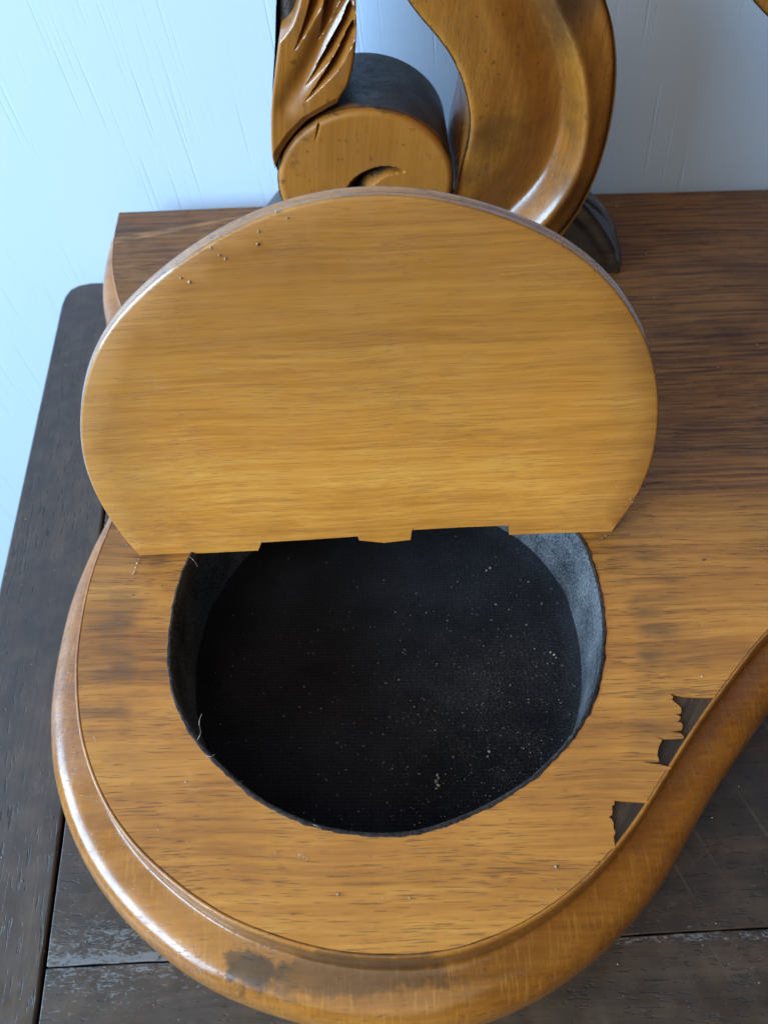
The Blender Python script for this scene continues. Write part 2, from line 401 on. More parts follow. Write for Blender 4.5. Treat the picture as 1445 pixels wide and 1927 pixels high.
def velvet(name, lo, hi, sheen, weave):
    g = G(name)
    sx = g.n('SeparateXYZ', {0: g.scale(g.obj(), (1, 1, 1), rot=(0, 0, R(2)))})
    wa = g.math('SINE', g.math('MULTIPLY', sx.outputs[0], 5200)); wb = g.math('SINE', g.math('MULTIPLY', sx.outputs[1], 6000))
    wv = g.math('MULTIPLY', g.math('ADD', g.math('MULTIPLY', wa, 0.5), wb), 0.5)
    fz = g.noise(g.obj(), 1500, 3, 0.7); bl = g.noise(g.obj(), 45, 4, 0.6); sp = g.noise(g.obj(), 2600, 2, 0.6)
    t = g.math('ADD', g.math('MULTIPLY', fz, 0.8), g.math('MULTIPLY', bl, 0.6))
    t = g.math('ADD', t, g.math('MULTIPLY', wv, 0.22 * weave))
    c = g.mix(g.ramp(t, 0.50, 0.95), lo, hi)
    if weave:
        dz = g.math('ADD', g.math('MULTIPLY', g.ramp(g.dist2(0.035, 0.085), 0.055, 0.005), 0.16), g.math('ADD', sp, g.math('MULTIPLY', g.math('SUBTRACT', bl, 0.5), 0.3)))
        c = g.mix(g.math('MULTIPLY', g.ramp(dz, 0.66, 0.84), 0.7), c, (0.085, 0.068, 0.052))
    g.setin(g.p.inputs['Base Color'], c); g.p.inputs['Roughness'].default_value = 0.95
    g.p.inputs['Specular IOR Level'].default_value = 0.15
    g.p.inputs['Sheen Weight'].default_value = sheen; g.p.inputs['Sheen Roughness'].default_value = 0.5
    h = g.math('ADD', g.math('MULTIPLY', fz, 1.2), g.math('MULTIPLY', wv, 0.5 * weave))
    h = g.math('ADD', h, g.math('MULTIPLY', bl, 1.5))
    g.setin(g.p.inputs['Normal'], g.bump(h, 0.0003, 0.9))
    return g.m
M['velvet'] = velvet('black_velvet', (0.0030, 0.0030, 0.0040), (0.014, 0.014, 0.018), 0.04, 0.55)
M['lining'] = velvet('dark_lining', (0.008, 0.008, 0.010), (0.15, 0.152, 0.16), 0.0, 0.0)
M['felt'] = velvet('felt_edge', (0.006, 0.005, 0.005), (0.05, 0.040, 0.034), 0.05, 0.0)
M['brass'] = simple('old_brass', (0.12, 0.08, 0.035), 0.45, Metallic=1.0)
def crumbmat():
    g = G('pale_dust'); 
    c = g.mix(g.ramp(g.noise(g.obj(), 700, 1), 0.35, 0.65), (0.15, 0.10, 0.055), (0.42, 0.36, 0.29))
    g.setin(g.p.inputs['Base Color'], c); g.p.inputs['Roughness'].default_value = 0.7; return g.m
M['crumb'] = crumbmat()

# ================================================================== setting: the wall
TZ = -0.0385                        # table top level
WY = 0.3225
g_ = 1.6
wall = mesh('wall', [(-g_, WY, -1.2), (g_, WY, -1.2), (g_, WY, 1.2), (-g_, WY, 1.2), (-g_, WY + .05, -1.2), (g_, WY + .05, -1.2), (g_, WY + .05, 1.2), (-g_, WY + .05, 1.2)],
            [(0, 1, 2, 3), (4, 5, 6, 7), (0, 1, 5, 4), (3, 2, 6, 7), (0, 3, 7, 4), (1, 2, 6, 5)], M['paint'], smooth=False)
wall['kind'] = 'structure'

# ================================================================== the table
def P2(px, py, z): p = at_z(px, py, z); return np.array((p.x, p.y))
table = thing('wooden_table', (0.1, 0.1, TZ - 0.03), 'dark brown oak plank table under the carved wooden stand', 'table')
eA, eB = P2(110, 600, TZ), P2(5, 1080, TZ); ed = (eB - eA) / np.linalg.norm(eB - eA)      # left edge, running towards the viewer
sA, sB = P2(195, 980, TZ), P2(70, 1927, TZ); sd = (sB - sA) / np.linalg.norm(sB - sA)     # joint of the end board
def on(a, d, y): t = (y - a[1]) / d[1]; return a + d * t
BACK = P2(200, 531, TZ)[1]
def slab(name, poly, mat, bevel, wob=0.0):
    V, F, idx = triangulate([poly]); n = len(V)
    verts = [(x, y, TZ) for x, y in V] + [(x, y, TZ - 0.026) for x, y in V]
    L = idx[0]; m = len(L)
    faces = [tuple(L), tuple(i + n for i in reversed(L))] + [(L[i], L[(i + 1) % m], L[(i + 1) % m] + n, L[i] + n) for i in range(m)]
    o = mesh(name, verts, faces, mat, table, smooth=True, sharp=None)
    b = o.modifiers.new('bevel', 'BEVEL'); b.width = bevel; b.segments = 3; b.limit_method = 'ANGLE'; b.angle_limit = R(40)
    b.harden_normals = True
    return o
FRONT = -0.16
def wobble(a, b, n, amp, seed):
    rnd = random.Random(seed); out = []
    d = (b - a); nn = np.array((-d[1], d[0])) / np.linalg.norm(d)
    for i in range(n + 1):
        k = rnd.uniform(-amp, amp) if 0 < i < n else 0
        out.append(tuple(a + d * i / n + nn * k))
    return out
lb = on(eA, ed, BACK)
corner = [tuple(lb + ed * 0.016), tuple(lb + ed * 0.009 + np.array((0.0008, 0))), tuple(lb + ed * 0.004 + np.array((0.0028, 0))), tuple(lb + np.array((0.0065, -0.0012))), tuple(lb + np.array((0.012, 0.0003)))]
gap = np.array((0.00045, 0))
poly = [tuple(on(eA, ed, FRONT))] + corner + wobble(on(sA, sd, BACK) - gap, on(sA, sd, FRONT) - gap, 60, 0.00016, 1)
slab('breadboard_end', poly, M['board_end'], 0.0010)
jl = P2(90, 1821, TZ); jr = P2(1445, 1746, TZ); jd = (jr - jl) / np.linalg.norm(jr - jl)
def jy(x, off=0): t = (x - jl[0]) / jd[0]; return np.array((x, jl[1] + jd[1] * t + off))
XR = 0.62
for k, (o0, o1) in enumerate(((None, -0.00018), (0.00018, 0.1412), (0.1416, None))):
    q0 = (lambda x: np.array((x, FRONT))) if o0 is None else (lambda x, o=o0: jy(x, o))
    q1 = (lambda x: np.array((x, BACK))) if o1 is None else (lambda x, o=o1: jy(x, o))
    def left(q):
        x = -0.1
        for _ in range(6): x = (on(sA, sd, q(x)[1]) + gap)[0]
        return q(x)
    l0, l1 = left(q0), left(q1)
    poly = wobble(l1, l0, 14, 0.00013, 3 + k)[:-1] + wobble(l0, q0(XR), 120, 0.00012, 7 + k) + wobble(q1(XR), l1, 120, 0.00012, 8 + k)[:-1]
    slab('plank', poly, M['plank'], 0.0004)
c0, c1 = on(sA, sd, BACK), on(sA, sd, FRONT)
ap = [(c0[0] - .02, c0[1] - .004), (c0[0] + .03, c0[1] - .004), (c1[0] + .03, c1[1] + .01), (c1[0] - .02, c1[1] + .01)]
sheet('gap_backing', [ap], TZ - 0.0262, TZ - 0.05, M['darkwood'], table)  # added strip closing the end-board gap from below so it stays dark
ap = [(c0[0] + .031, .02), (XR - .02, .02), (XR - .02, .036), (c0[0] + .031, .036)]
sheet('gap_backing', [ap], TZ - 0.0262, TZ - 0.05, M['darkwood'], table)  # same added backing under the plank joint, keeps out light from below

# ================================================================== the carved mirror stand
stand = thing('mirror_stand', (0.05, 0.17, TZ), 'carved brown wooden dressing mirror stand with open round velvet-lined box', 'mirror stand')

# ---- shaped top: outline traced on the level top plane
edge_px = [(226, 400), (216, 450), (213, 500), (222, 550), (238, 600), (262, 690), (268, 790), (247, 900), (208, 992), (172, 1090), (151, 1200), (147, 1290),
           (158, 1390), (192, 1490), (246, 1575), (322, 1650), (415, 1715), (520, 1760), (630, 1788), (740, 1796), (850, 1786), (950, 1752), (1040, 1700), (1120, 1632),
           (1190, 1548), (1245, 1462), (1300, 1375), (1360, 1290), (1445, 1184), (1550, 1095), (1700, 1030), (1900, 1010)]
edge = crom([tuple(P2(x, y, 0)) for x, y in edge_px], n=7)
edge_np = np.array(edge)
yb = edge[0][1]
XE = edge[-1][0]
outer_fill = [tuple(p) for p in edge] + [(XE, yb - 0.001), (0.17, P2(1445, 357, 0)[1])]

# missing slivers of veneer at the right-hand edge (ragged inner ends)
def cr(x, y): return (1100 + x * 0.2594, 1150 + y * 0.2594)
chipA = [cr(*p) for p in [(944, 622), (880, 624), (800, 622), (715, 616), (660, 606), (612, 596), (640, 622), (632, 646), (660, 668), (688, 690), (700, 716), (697, 742), (660, 750), (692, 764), (690, 790), (668, 800), (700, 810), (710, 832), (702, 862), (640, 872), (606, 874), (690, 884), (714, 904), (716, 918), (660, 922), (570, 926),
                           (500, 904), (560, 930), (552, 952), (538, 978), (530, 1010), (524, 1046), (535, 1072), (538, 1092), (470, 1096), (410, 1090), (480, 1106), (545, 1112), (600, 1128), (630, 1140)]]
chipB = [cr(*p) for p in [(476, 1390), (400, 1384), (300, 1378), (212, 1374), (215, 1400), (196, 1416), (200, 1450), (196, 1480), (172, 1494), (192, 1506), (208, 1536), (206, 1570), (220, 1606), (208, 1640), (215, 1680), (218, 1716)]]
def cut(edge_pts, chip):
    A = np.array(edge_pts); c = [P2(x, y, 0) for x, y in chip]
    i0 = np.argmin(np.hypot(*(A - c[-1]).T)); i1 = np.argmin(np.hypot(*(A - c[0]).T))
    # edge runs from front to rear right: chip listed rear -> front, so reverse
    return [tuple(p) for p in edge_pts[:i0 + (1 if edge_pts[i0][1] < c[-1][1] else 0)]] + [tuple(p) for p in reversed(c)] + [tuple(p) for p in edge_pts[i1 + (0 if edge_pts[i1][1] > c[0][1] else 1):]]
def resample(pts, n):
    A = np.array(pts); s = np.r_[0, np.cumsum(np.hypot(*(A[1:] - A[:-1]).T))]; t = np.linspace(0, s[-1], n)
    return np.c_[np.interp(t, s, A[:, 0]), np.interp(t, s, A[:, 1])]
E_ = resample(edge, 420)
tang = np.gradient(E_, axis=0); tang /= np.hypot(*tang.T)[:, None]; nor = np.c_[-tang[:, 1], tang[:, 0]]
if nor[len(nor) // 2][1] > 0: nor = -nor          # outward (towards the viewer at the front)
rn = np.random.RandomState(5)
jit = np.convolve(rn.uniform(-1, 1, len(E_)), np.ones(5) / 5, 'same') * 0.00022
Vedge = [tuple(p) for p in (E_ - nor * (0.00010 + np.maximum(jit, 0) * sstep(0.06, 0.02, E_[:, 1]))[:, None])]
Vedge = cut(cut(Vedge, chipB), chipA)

# ---- hole
hole_px = [(356, 1047), (334, 1105), (322, 1163), (317, 1231), (322, 1289), (339, 1343), (373, 1401), (436, 1466), (499, 1515), (581, 1553), (650, 1569), (726, 1574), (803, 1565), (906, 1526), (989, 1478), (1021, 1451), (1066, 1405),
           (1104, 1349), (1126, 1292), (1137, 1232), (1138, 1172), (1130, 1111), (1115, 1058), (1090, 1004)]
hpts = [P2(x, y, 0) for x, y in hole_px]
hx = (HINGE_B - HINGE_A).normalized(); ha = np.array((hx.x, hx.y)); hn = np.array((-hx.y, hx.x))
hc_, hr_ = np.array((-0.0006, 0.1069)), 0.0600
a0_, a1_ = [math.atan2(*(p - hc_)[::-1]) for p in (hpts[-1], hpts[0])]
back_ = []
for k in range(1, 8):
    a_ = a0_ + (a1_ - a0_) * k / 8; w_ = k / 8
    r_ = np.hypot(*(hpts[-1] - hc_)) * (1 - w_) + np.hypot(*(hpts[0] - hc_)) * w_
    back_.append(hc_ + r_ * np.array((math.cos(a_), math.sin(a_))))
hole = crom([tuple(p) for p in hpts] + [tuple(p) for p in back_], closed=True, n=7)
hole = [tuple(p) for p in resample(hole + [hole[0]], 181)[:-1]]
V_outer = list(Vedge) + [(XE, yb - 0.001), (0.17, P2(1445, 357, 0)[1]), (0.06, yb + 0.0006), (-0.03, yb + 0.0004)]
hole_v = [tuple(p) for p in np.array(hole)]
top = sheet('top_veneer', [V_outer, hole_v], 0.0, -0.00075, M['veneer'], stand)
def loop_offset(L, d):
    A = np.array(L); t = np.roll(A, -1, 0) - np.roll(A, 1, 0); t /= np.hypot(*t.T)[:, None]
    n = np.c_[t[:, 1], -t[:, 0]]
    c = A.mean(0)
    if ((A - c) * n).sum() < 0: n = -n
    return [tuple(p) for p in A + n * d]
sub_outer = [tuple(p) for p in E_] + [(XE, yb - 0.0012), (0.17, P2(1445, 357, 0)[1] - 0.0003)]
sheet('core_board', [sub_outer, loop_offset(hole, 0.0003)], -0.00080, -0.0135, M['bare'], stand)

# ---- moulding: profile swept along the shaped edge
prof = [(-0.0002, -0.0030), (-0.0001, -0.0005), (0.0003, 0.0000), (0.0009, -0.0005), (0.0012, -0.0030), (0.0014, -0.0070), (0.0016, -0.0096), (0.0021, -0.0104), (0.0040, -0.0108), (0.0063, -0.0112), (0.0086, -0.0118), (0.0107, -0.0130), (0.0124, -0.0154), (0.0133, -0.0190), (0.0135, -0.0225),
        (0.0132, -0.0258), (0.0120, -0.0288), (0.0102, -0.0310), (0.0092, -0.0325), (0.0090, -0.0350), (0.0090, TZ + 0.0004)]
pp = crom(prof, n=3)
verts = []; faces = []; k = len(pp)
for i, (p, n) in enumerate(zip(E_, nor)):
    dn = (0.70 + 0.30 * min(1, max(0, (i - 70) / 100))) * (1 + 0.018 * math.sin(i * 0.11) * math.sin(i * 0.043 + 1))
    for d, z in pp: verts.append((p[0] + n[0] * d * dn, p[1] + n[1] * d * dn, z))
for i in range(len(E_) - 1):
    for j in range(k - 1): faces.append((i * k + j, i * k + j + 1, (i + 1) * k + j + 1, (i + 1) * k + j))
# inner wall and end cap
b0 = len(verts)
for p, n in zip(E_, nor): verts.append((p[0] - n[0] * 0.012, p[1] - n[1] * 0.012, TZ + 0.0004)); verts.append((p[0] - n[0] * 0.012, p[1] - n[1] * 0.012, -0.0140)); verts.append((p[0], p[1], -0.0140))
for i in range(len(E_) - 1):
    a, b = b0 + 3 * i, b0 + 3 * (i + 1)
    faces += [(a, b, (i + 1) * k + k - 1, i * k + k - 1), (a, b, b + 1, a + 1), (a + 1, b + 1, b + 2, a + 2), (a + 2, b + 2, (i + 1) * k, i * k)]
faces.append(tuple(range(k)) + (b0, b0 + 1, b0 + 2))
mesh('edge_moulding', verts, faces, M['mould'], stand)

# ---- velvet lined compartment
DEPTH = 0.0315
n = len(hole)
inner = loop_offset(hole, -0.0009)
verts = []; faces = []
rn2 = np.random.RandomState(11)
zs = [0.0, -0.0006, -0.0016, -0.004, -0.010, -0.018, -0.026, -DEPTH]
ins = [0.0004, 0.0009, 0.0010, 0.0009, 0.0010, 0.0012, 0.0012, 0.0012]
rings = []
fz = np.convolve(rn2.uniform(-1, 1, n), np.ones(3) / 3, 'same')
for zi, (z, d) in enumerate(zip(zs, ins)):
    L = loop_offset(hole, -d - (0.00025 * fz.mean()))
    L = np.array(L)
    for i in range(n):
        verts.append((L[i][0], L[i][1], z + (0.00025 * fz[i] if zi < 2 else 0) + 0.0001))
for i in range(n):                      # outer sleeve
    verts.append((hole[i][0], hole[i][1], -0.0002 + 0.00015 * fz[i]))
o_ = len(zs) * n
for i in range(n):
    j = (i + 1) % n
    for q in range(len(zs) - 1): faces.append((q * n + i, q * n + j, (q + 1) * n + j, (q + 1) * n + i))
    faces.append((i, j, o_ + j, o_ + i))
lin = mesh('compartment_lining', verts, faces, M['lining'], stand)
fl = loop_offset(hole, -0.0008)
verts = []; faces = []; m_ = 8
rr3 = np.random.RandomState(21)
bz = np.convolve(rr3.uniform(-1, 1, 3 * n), np.ones(3) / 3, 'same')
fine_ = resample(list(hole) + [hole[0]], 3 * n + 1)[:-1]
tt = np.roll(fine_, -1, 0) - np.roll(fine_, 1, 0); tt /= np.hypot(*tt.T)[:, None]; tn = np.c_[tt[:, 1], -tt[:, 0]]
if ((fine_ - fine_.mean(0)) * tn).sum() < 0: tn = -tn
for i in range(3 * n):
    rad = 0.00048 * (1 + 0.25 * bz[i])
    for q in range(m_):
        an = 2 * math.pi * q / m_ ; kk = 1 + 0.12 * rr3.uniform(-1, 1)
        dd = -0.00030 + 0.00015 * bz[i] + rad * 1.15 * math.cos(an) * kk
        verts.append((fine_[i][0] + tn[i][0] * dd, fine_[i][1] + tn[i][1] * dd, -0.00012 + rad * math.sin(an) * kk))
for i in range(3 * n):
    j = (i + 1) % (3 * n)
    for q in range(m_): faces.append((i * m_ + q, j * m_ + q, j * m_ + (q + 1) % m_, i * m_ + (q + 1) % m_))
mesh('felt_edge', verts, faces, M['felt'], lin)
rf = np.random.RandomState(2); ph = rf.uniform(0, 6.28, 12); fx = rf.uniform(-160, 160, (12, 2))
def fz_(V):
    e_ = poly_dist(V, fl, True)[0]; k_ = np.clip(1 - e_ / 0.0055, 0, 1)
    return 0.0050 * (1 - np.sqrt(1 - k_ * k_ * 0.98)) + sum(0.00016 * np.sin(V @ fx[i] + ph[i]) for i in range(12))
sheet('velvet_floor', [fl], -DEPTH, -DEPTH - 0.002, M['velvet'], lin, spacing=0.0014, zf=fz_)

# ---- the lid, standing open on its hinged edge
LEAN = R(9.2)
ev = Vector((hx.x, hx.y, 0)); nv = Vector((-hx.y, hx.x, 0))
up = Vector((0, 0, 1)) * math.cos(LEAN) + nv * math.sin(LEAN)
outn = ev.cross(up)                     # towards the viewer
if outn.y > 0: outn = -outn
mid = (HINGE_A + HINGE_B) / 2 + Vector((0, 0, 0.0002))
LM = Matrix(((ev.x, up.x, outn.x, mid.x), (ev.y, up.y, outn.y, mid.y), (ev.z, up.z, outn.z, mid.z), (0, 0, 0, 1)))
def on_lid(px, py):
    d = ray(px, py); t = (mid - CO).dot(outn) / d.dot(outn); X = CO + d * t - mid
    return np.array((X.dot(ev), X.dot(up)))
arc_px = [(263, 1045), (230, 1005), (201, 964), (170, 902), (157, 844), (155, 786), (163, 728), (183, 669), (217, 612), (272, 556), (338, 501), (426, 445), (524, 402), (630, 378), (724, 371), (829, 382), (928, 408), (1028, 448), (1100, 494), (1158, 550),
          (1203, 622), (1228, 690), (1236, 762), (1230, 840), (1211, 905), (1184, 954), (1150, 1000)]
arc = resample(crom([tuple(on_lid(*p)) for p in arc_px], n=6), 150)
for _ in range(22): arc[1:-1] = 0.25 * arc[:-2] + 0.5 * arc[1:-1] + 0.25 * arc[2:]
ch_px = [(1050, 1003), (958, 1006.5), (956, 989), (870, 992), (775, 997.5), (772, 1016), (723, 1021.5), (676, 1017), (673, 1009.5), (590, 1015), (492, 1021), (486, 1036), (380, 1041)]
chord = [on_lid(*p) for p in ch_px]
outl = [tuple(p) for p in arc] + [tuple(p) for p in chord]
na = len(arc)
cen = np.array((arc[:, 0].mean(), 0.028))
lp = [(0.0, 0.0), (0.0004, -0.0002), (0.0008, -0.0007), (0.0009, -0.0014), (0.0006, -0.0018), (0.0006, -0.0021), (0.0010, -0.0025), (0.0013, -0.0033), (0.0009, -0.0043), (0.0000, -0.0050), (-0.0014, -0.0054), (-0.0040, -0.0056)]
V, F, idx = triangulate([outl], 0.006); nV = len(V); L = idx[0]
verts = [(x, y, 0) for x, y in V]; faces = list(F); prev = list(L)
for d, z in lp[1:]:
    cur = []
    for i, p in enumerate(outl):
        wgt = 1.0 if i < na else 0.0
        if i < na: wgt = min(1, i / 3, (na - 1 - i) / 3)
        u = np.array(p) - cen; u /= np.hypot(*u)
        q = np.array(p) + u * d * wgt
        cur.append(len(verts)); verts.append((q[0], q[1], z))
    for i in range(len(L)):
        j = (i + 1) % len(L); faces.append((prev[i], prev[j], cur[j], cur[i]))
    prev = cur
faces.append(tuple(prev))
lid = mesh('box_lid', verts, faces, M['lid'], stand, sharp=45, mw=LM)
lid.data.materials.append(M['rim'])
for pl in lid.data.polygons:
    if pl.center.z < -0.0001 and pl.center.y > 0.002: pl.material_index = 1
lid.matrix_parent_inverse = PINV[stand.name]
# butt hinges behind the two notches
for a, b in (((492, 1021), (673, 1010)), ((775, 997), (956, 989))):
    pa, pb = on_lid(*a), on_lid(*b); x0, x1 = pa[0] + 0.001, pb[0] - 0.001
    vs = []; fs = []
    m = 12
    for xx in (x0, x1):
        for q in range(m):
            an = 2 * math.pi * q / m; vs.append((xx, 0.0011 + 0.0011 * math.cos(an), -0.0069 + 0.0011 * math.sin(an)))
    for q in range(m): fs.append((q, (q + 1) % m, m + (q + 1) % m, m + q))
    fs += [tuple(range(m)), tuple(range(m, 2 * m))]
    c0 = len(vs)
    for xx in (x0, x1):
        vs += [(xx, 0.0015, -0.0063), (xx, 0.0015, -0.0057), (xx, 0.0100, -0.0057), (xx, 0.0100, -0.0063)]
    for q in range(4): fs.append((c0 + q, c0 + (q + 1) % 4, c0 + 4 + (q + 1) % 4, c0 + 4 + q))
    fs += [(c0, c0 + 1, c0 + 2, c0 + 3), (c0 + 4, c0 + 5, c0 + 6, c0 + 7)]
    h = mesh('hinge', vs, fs, M['brass'], lid, mw=LM)

# ---- carved scroll support
YF = 0.248
def groove(V, line, D, left, right, ends=0.12):
    d, s, r = poly_dist(V, line); t = np.clip(np.minimum(r / 0.10, (1 - r) / (ends * 2.6)), 0, 1)
    x = d * s * -1                       # + on the right of a line running downwards
    wl = np.maximum(left * (0.5 + 0.5 * t), 1e-3); wr = np.maximum(right * t, 1e-3)
    prof = np.where(x < 0, np.clip(1 + x / wl, 0, 1), np.clip(1 - x / wr, 0, 1))
    return -D * t * prof

limb_out = crom([(735, -60), (765, 0), (790, 35), (820, 70), (850, 112), (873, 165), (884, 222), (880, 270), (867, 320), (858, 362), (848, 410), (835, 470), (830, 540), (860, 590), (920, 590), (980, 530), (1020, 490), (1060, 445), (1092, 400), (1122, 337), (1143, 272), (1157, 200),
                 (1162, 130), (1156, 60), (1140, 0), (1118, -60), (1070, -150), (1000, -240), (900, -300), (780, -330), (640, -330), (600, -300), (620, -240), (670, -160)], closed=True, n=5)
ridge = crom([(700, -270), (850, -220), (960, -130), (1012, -60), (1042, 0), (1075, 70), (1096, 140), (1103, 220), (1095, 290), (1072, 350), (1037, 402), (990, 450), (930, 510)], n=6)
def limb_h(V):
    d, s, r = poly_dist(V, ridge); x = -d * s * -1        # + right / outer side
    x = d * s * -1
    h = np.where(x < 0, 0, 0.0)
    inner_ = -0.0105 * sstep(0, -38, x) * (1 - 0.62 * sstep(-36, -130, x) - 0.34 * sstep(-110, -230, x))
    bead = 0.0012 * np.exp(-(x / 14.0) ** 2)
    outer_ = -0.0030 * sstep(0, 60, x)
    return np.where(x < 0, inner_, outer_) + bead
limb = relief('scroll_support', limb_out, YF, limb_h, 0.042, M['carve'], stand, spacing=4.2, rnd=14, rdepth=0.0020)

# volute drum
vc, vr = (688, 338), 166
ca = at_y(vc[0], vc[1], YF); rv = (at_y(vc[0] + vr, vc[1], YF) - ca).length
disc = []
for i in range(120):
    a = 2 * math.pi * i / 120
    px = vc[0] + 166 * math.cos(a) * (1.0 if math.cos(a) > 0 else 1.0); py = vc[1] + 132 * math.sin(a)
    disc.append((px, py))
moon_o = crom([(640, 400), (646, 364), (660, 340), (682, 323), (714, 312), (742, 313), (766, 322)], n=6)
moon_i = crom([(766, 322), (732, 329), (707, 344), (694, 362), (690, 400)], n=6)
def drum_h(V):
    moon = moon_o + moon_i[1:]
    du = poly_dist(V, moon_o)[0]; dl = poly_dist(V, moon_i)[0]
    f = du / (du + dl + 1e-6)
    dep = 0.0075 * np.minimum(f / 0.52, (1 - f) / 0.48) * np.clip((du + dl) / 12.0, 0, 1)
    nick = groove(V, [(600, 232), (597, 250), (594, 268)], 0.0018, 3, 4, 0.3)
    return np.where(inside(V, [moon]), -dep, 0.0) + nick + 0.0006 * (1 - ((V[:, 0] - vc[0]) / 166) ** 2)
relief('volute_drum', disc, YF + 0.0008, drum_h, 0.041, M['drum'], limb, spacing=2.4, rnd=13, rdepth=0.0028)

# leaf stem at the left
leaf_out = crom([(575, -60), (563, 0), (556, 25), (548, 45), (533, 66), (526, 75), (523, 92), (517, 140), (512, 190), (510, 235), (512, 290), (517, 322)], n=5)[:-1] + \
    crom([(517, 322), (530, 290), (552, 258), (580, 230), (610, 212), (636, 198)], n=5)[:-1] + crom([(636, 198), (641, 180), (654, 160), (663, 130), (669, 90), (671, 50), (670, 15), (672, -30), (690, -80), (672, -130), (600, -120)], n=5)
def leaf_h(V):
    h = np.zeros(len(V))
    h = np.minimum(h, groove(V, crom([(592, -30), (587, 0), (575, 42), (564, 72), (555, 95)], n=5), 0.0055, 5, 22, 0.3))
    h = np.minimum(h, groove(V, crom([(628, -30), (617, 0), (612, 30), (606, 58), (598, 80)], n=5), 0.0060, 8, 26, 0.3))
    h = np.minimum(h, groove(V, crom([(661, 2), (648, 36), (632, 66), (614, 98), (597, 128), (577, 162)], n=5), 0.0056, 4.5, 18, 0.18))
    h = np.minimum(h, groove(V, crom([(667, 34), (652, 66), (635, 100), (614, 134), (594, 164), (575, 190)], n=5), 0.0056, 4.5, 17, 0.18))
    d, s, r = poly_dist(V, crom([(650, 0), (613, 62), (588, 115), (565, 155), (541, 195)], n=5))
    h -= 0.0030 * np.exp(-(d / 20.0) ** 2) * (1 - 0.6 * r)
    # slopes down toward the volute joint
    d2, _, _ = poly_dist(V, [(517, 322), (530, 290), (552, 258), (580, 230), (610, 212), (636, 198)])
    h -= 0.0022 * np.clip(1 - d2 / 16.0, 0, 1)
    return h + 0.0012
relief('leaf', leaf_out, YF, leaf_h, 0.020, M['carve'], limb, spacing=1.5, rnd=6, rdepth=0.0010)
stem_out = crom([(560, -120), (530, -60), (520, 0), (517, 90), (512, 190), (516, 310), (560, 360), (600, 300), (625, 200), (650, 120), (655, 0), (680, -120)], closed=True, n=5)
relief('stem', stem_out, YF + 0.010, lambda V: -0.010 * np.clip((545 - V[:, 0]) / 40, 0, 1) ** 1.5, 0.030, M['drum'], limb, spacing=6, rnd=10, rdepth=0.002)

# foot of the support: low carved block whose ends are rounded leaf toes
nx, ny = 150, 70
x0, x1, y0, y1 = -0.052, 0.0985, 0.2500, 0.2975
verts = []; faces = []
for j in range(ny + 1):
    for i in range(nx + 1):
        u, v = 0.5 - 0.5 * math.cos(math.pi * i / nx), 0.5 - 0.5 * math.cos(math.pi * j / ny)
        m = (x1 + x0) / 2; hw = (x1 - x0) / 2
        # plan: sides taper a little towards each tip, tip cut to a blunt round
        y = y0 + (y1 - y0) * v; c_ = 2 * v - 1
        tip = hw * (1 - 0.10 * max(0, c_) ** 2 - 0.05 * max(0, -c_) ** 3)
        x = m + (2 * u - 1) * tip
        e = tip - abs(x - m); f = min(y - y0, y1 - y)
        z = 0.0195 * min(1, e / 0.020) ** 0.55 if e > 0 else 0
        z = min(z, 0.0195 * min(1, max(0, f) / 0.013) ** 0.5)
        if e < 0.040: z += 0.004 * math.sin(math.pi * min(1, max(0, e / 0.040))) * min(1, max(0, f) / 0.012)
        # leaf flutes fanning from the neck of the toe
        xs = x if x > m else 2 * m - x
        ax_, ay_ = xs - 0.066, y - 0.2655
        an, rr = math.atan2(ay_, ax_), math.hypot(ax_, ay_)
        if xs > 0.058:
            for a0, wd, dp, lo in ((0.62, 0.26, 0.0042, 0.004), (0.02, 0.15, 0.0036, 0.003), (-0.50, 0.10, 0.0016, 0.006)):
                q = (an - a0) / wd
                shp = max(0, 1 - q * q) * min(1, max(0, rr - lo) / 0.006) * min(1, max(0, 0.034 - rr) / 0.006) if abs(q) < 1 else 0
                z -= dp * shp
        if i in (0, nx) or j in (0, ny): z = 0
        verts.append((x, y, max(z, 0) + 0.0004))
for j in range(ny):
    for i in range(nx):
        q = j * (nx + 1) + i; faces.append((q, q + 1, q + nx + 2, q + nx + 1))
mesh('foot', verts, faces, M['darkwood'], limb, sharp=60)

# lower rail of the mirror frame, only its corner shows
rail = crom([(1340, -120), (1385, -50), (1412, -5), (1432, 20), (1460, 46), (1520, 85), (1640, 130), (1800, 150), (1800, -60), (1600, -110), (1450, -200)], closed=True, n=5)
relief('mirror_rail', rail, YF + 0.010, lambda V: np.zeros(len(V)), 0.020, M['carve'], stand, spacing=9, rnd=14, rdepth=0.003)

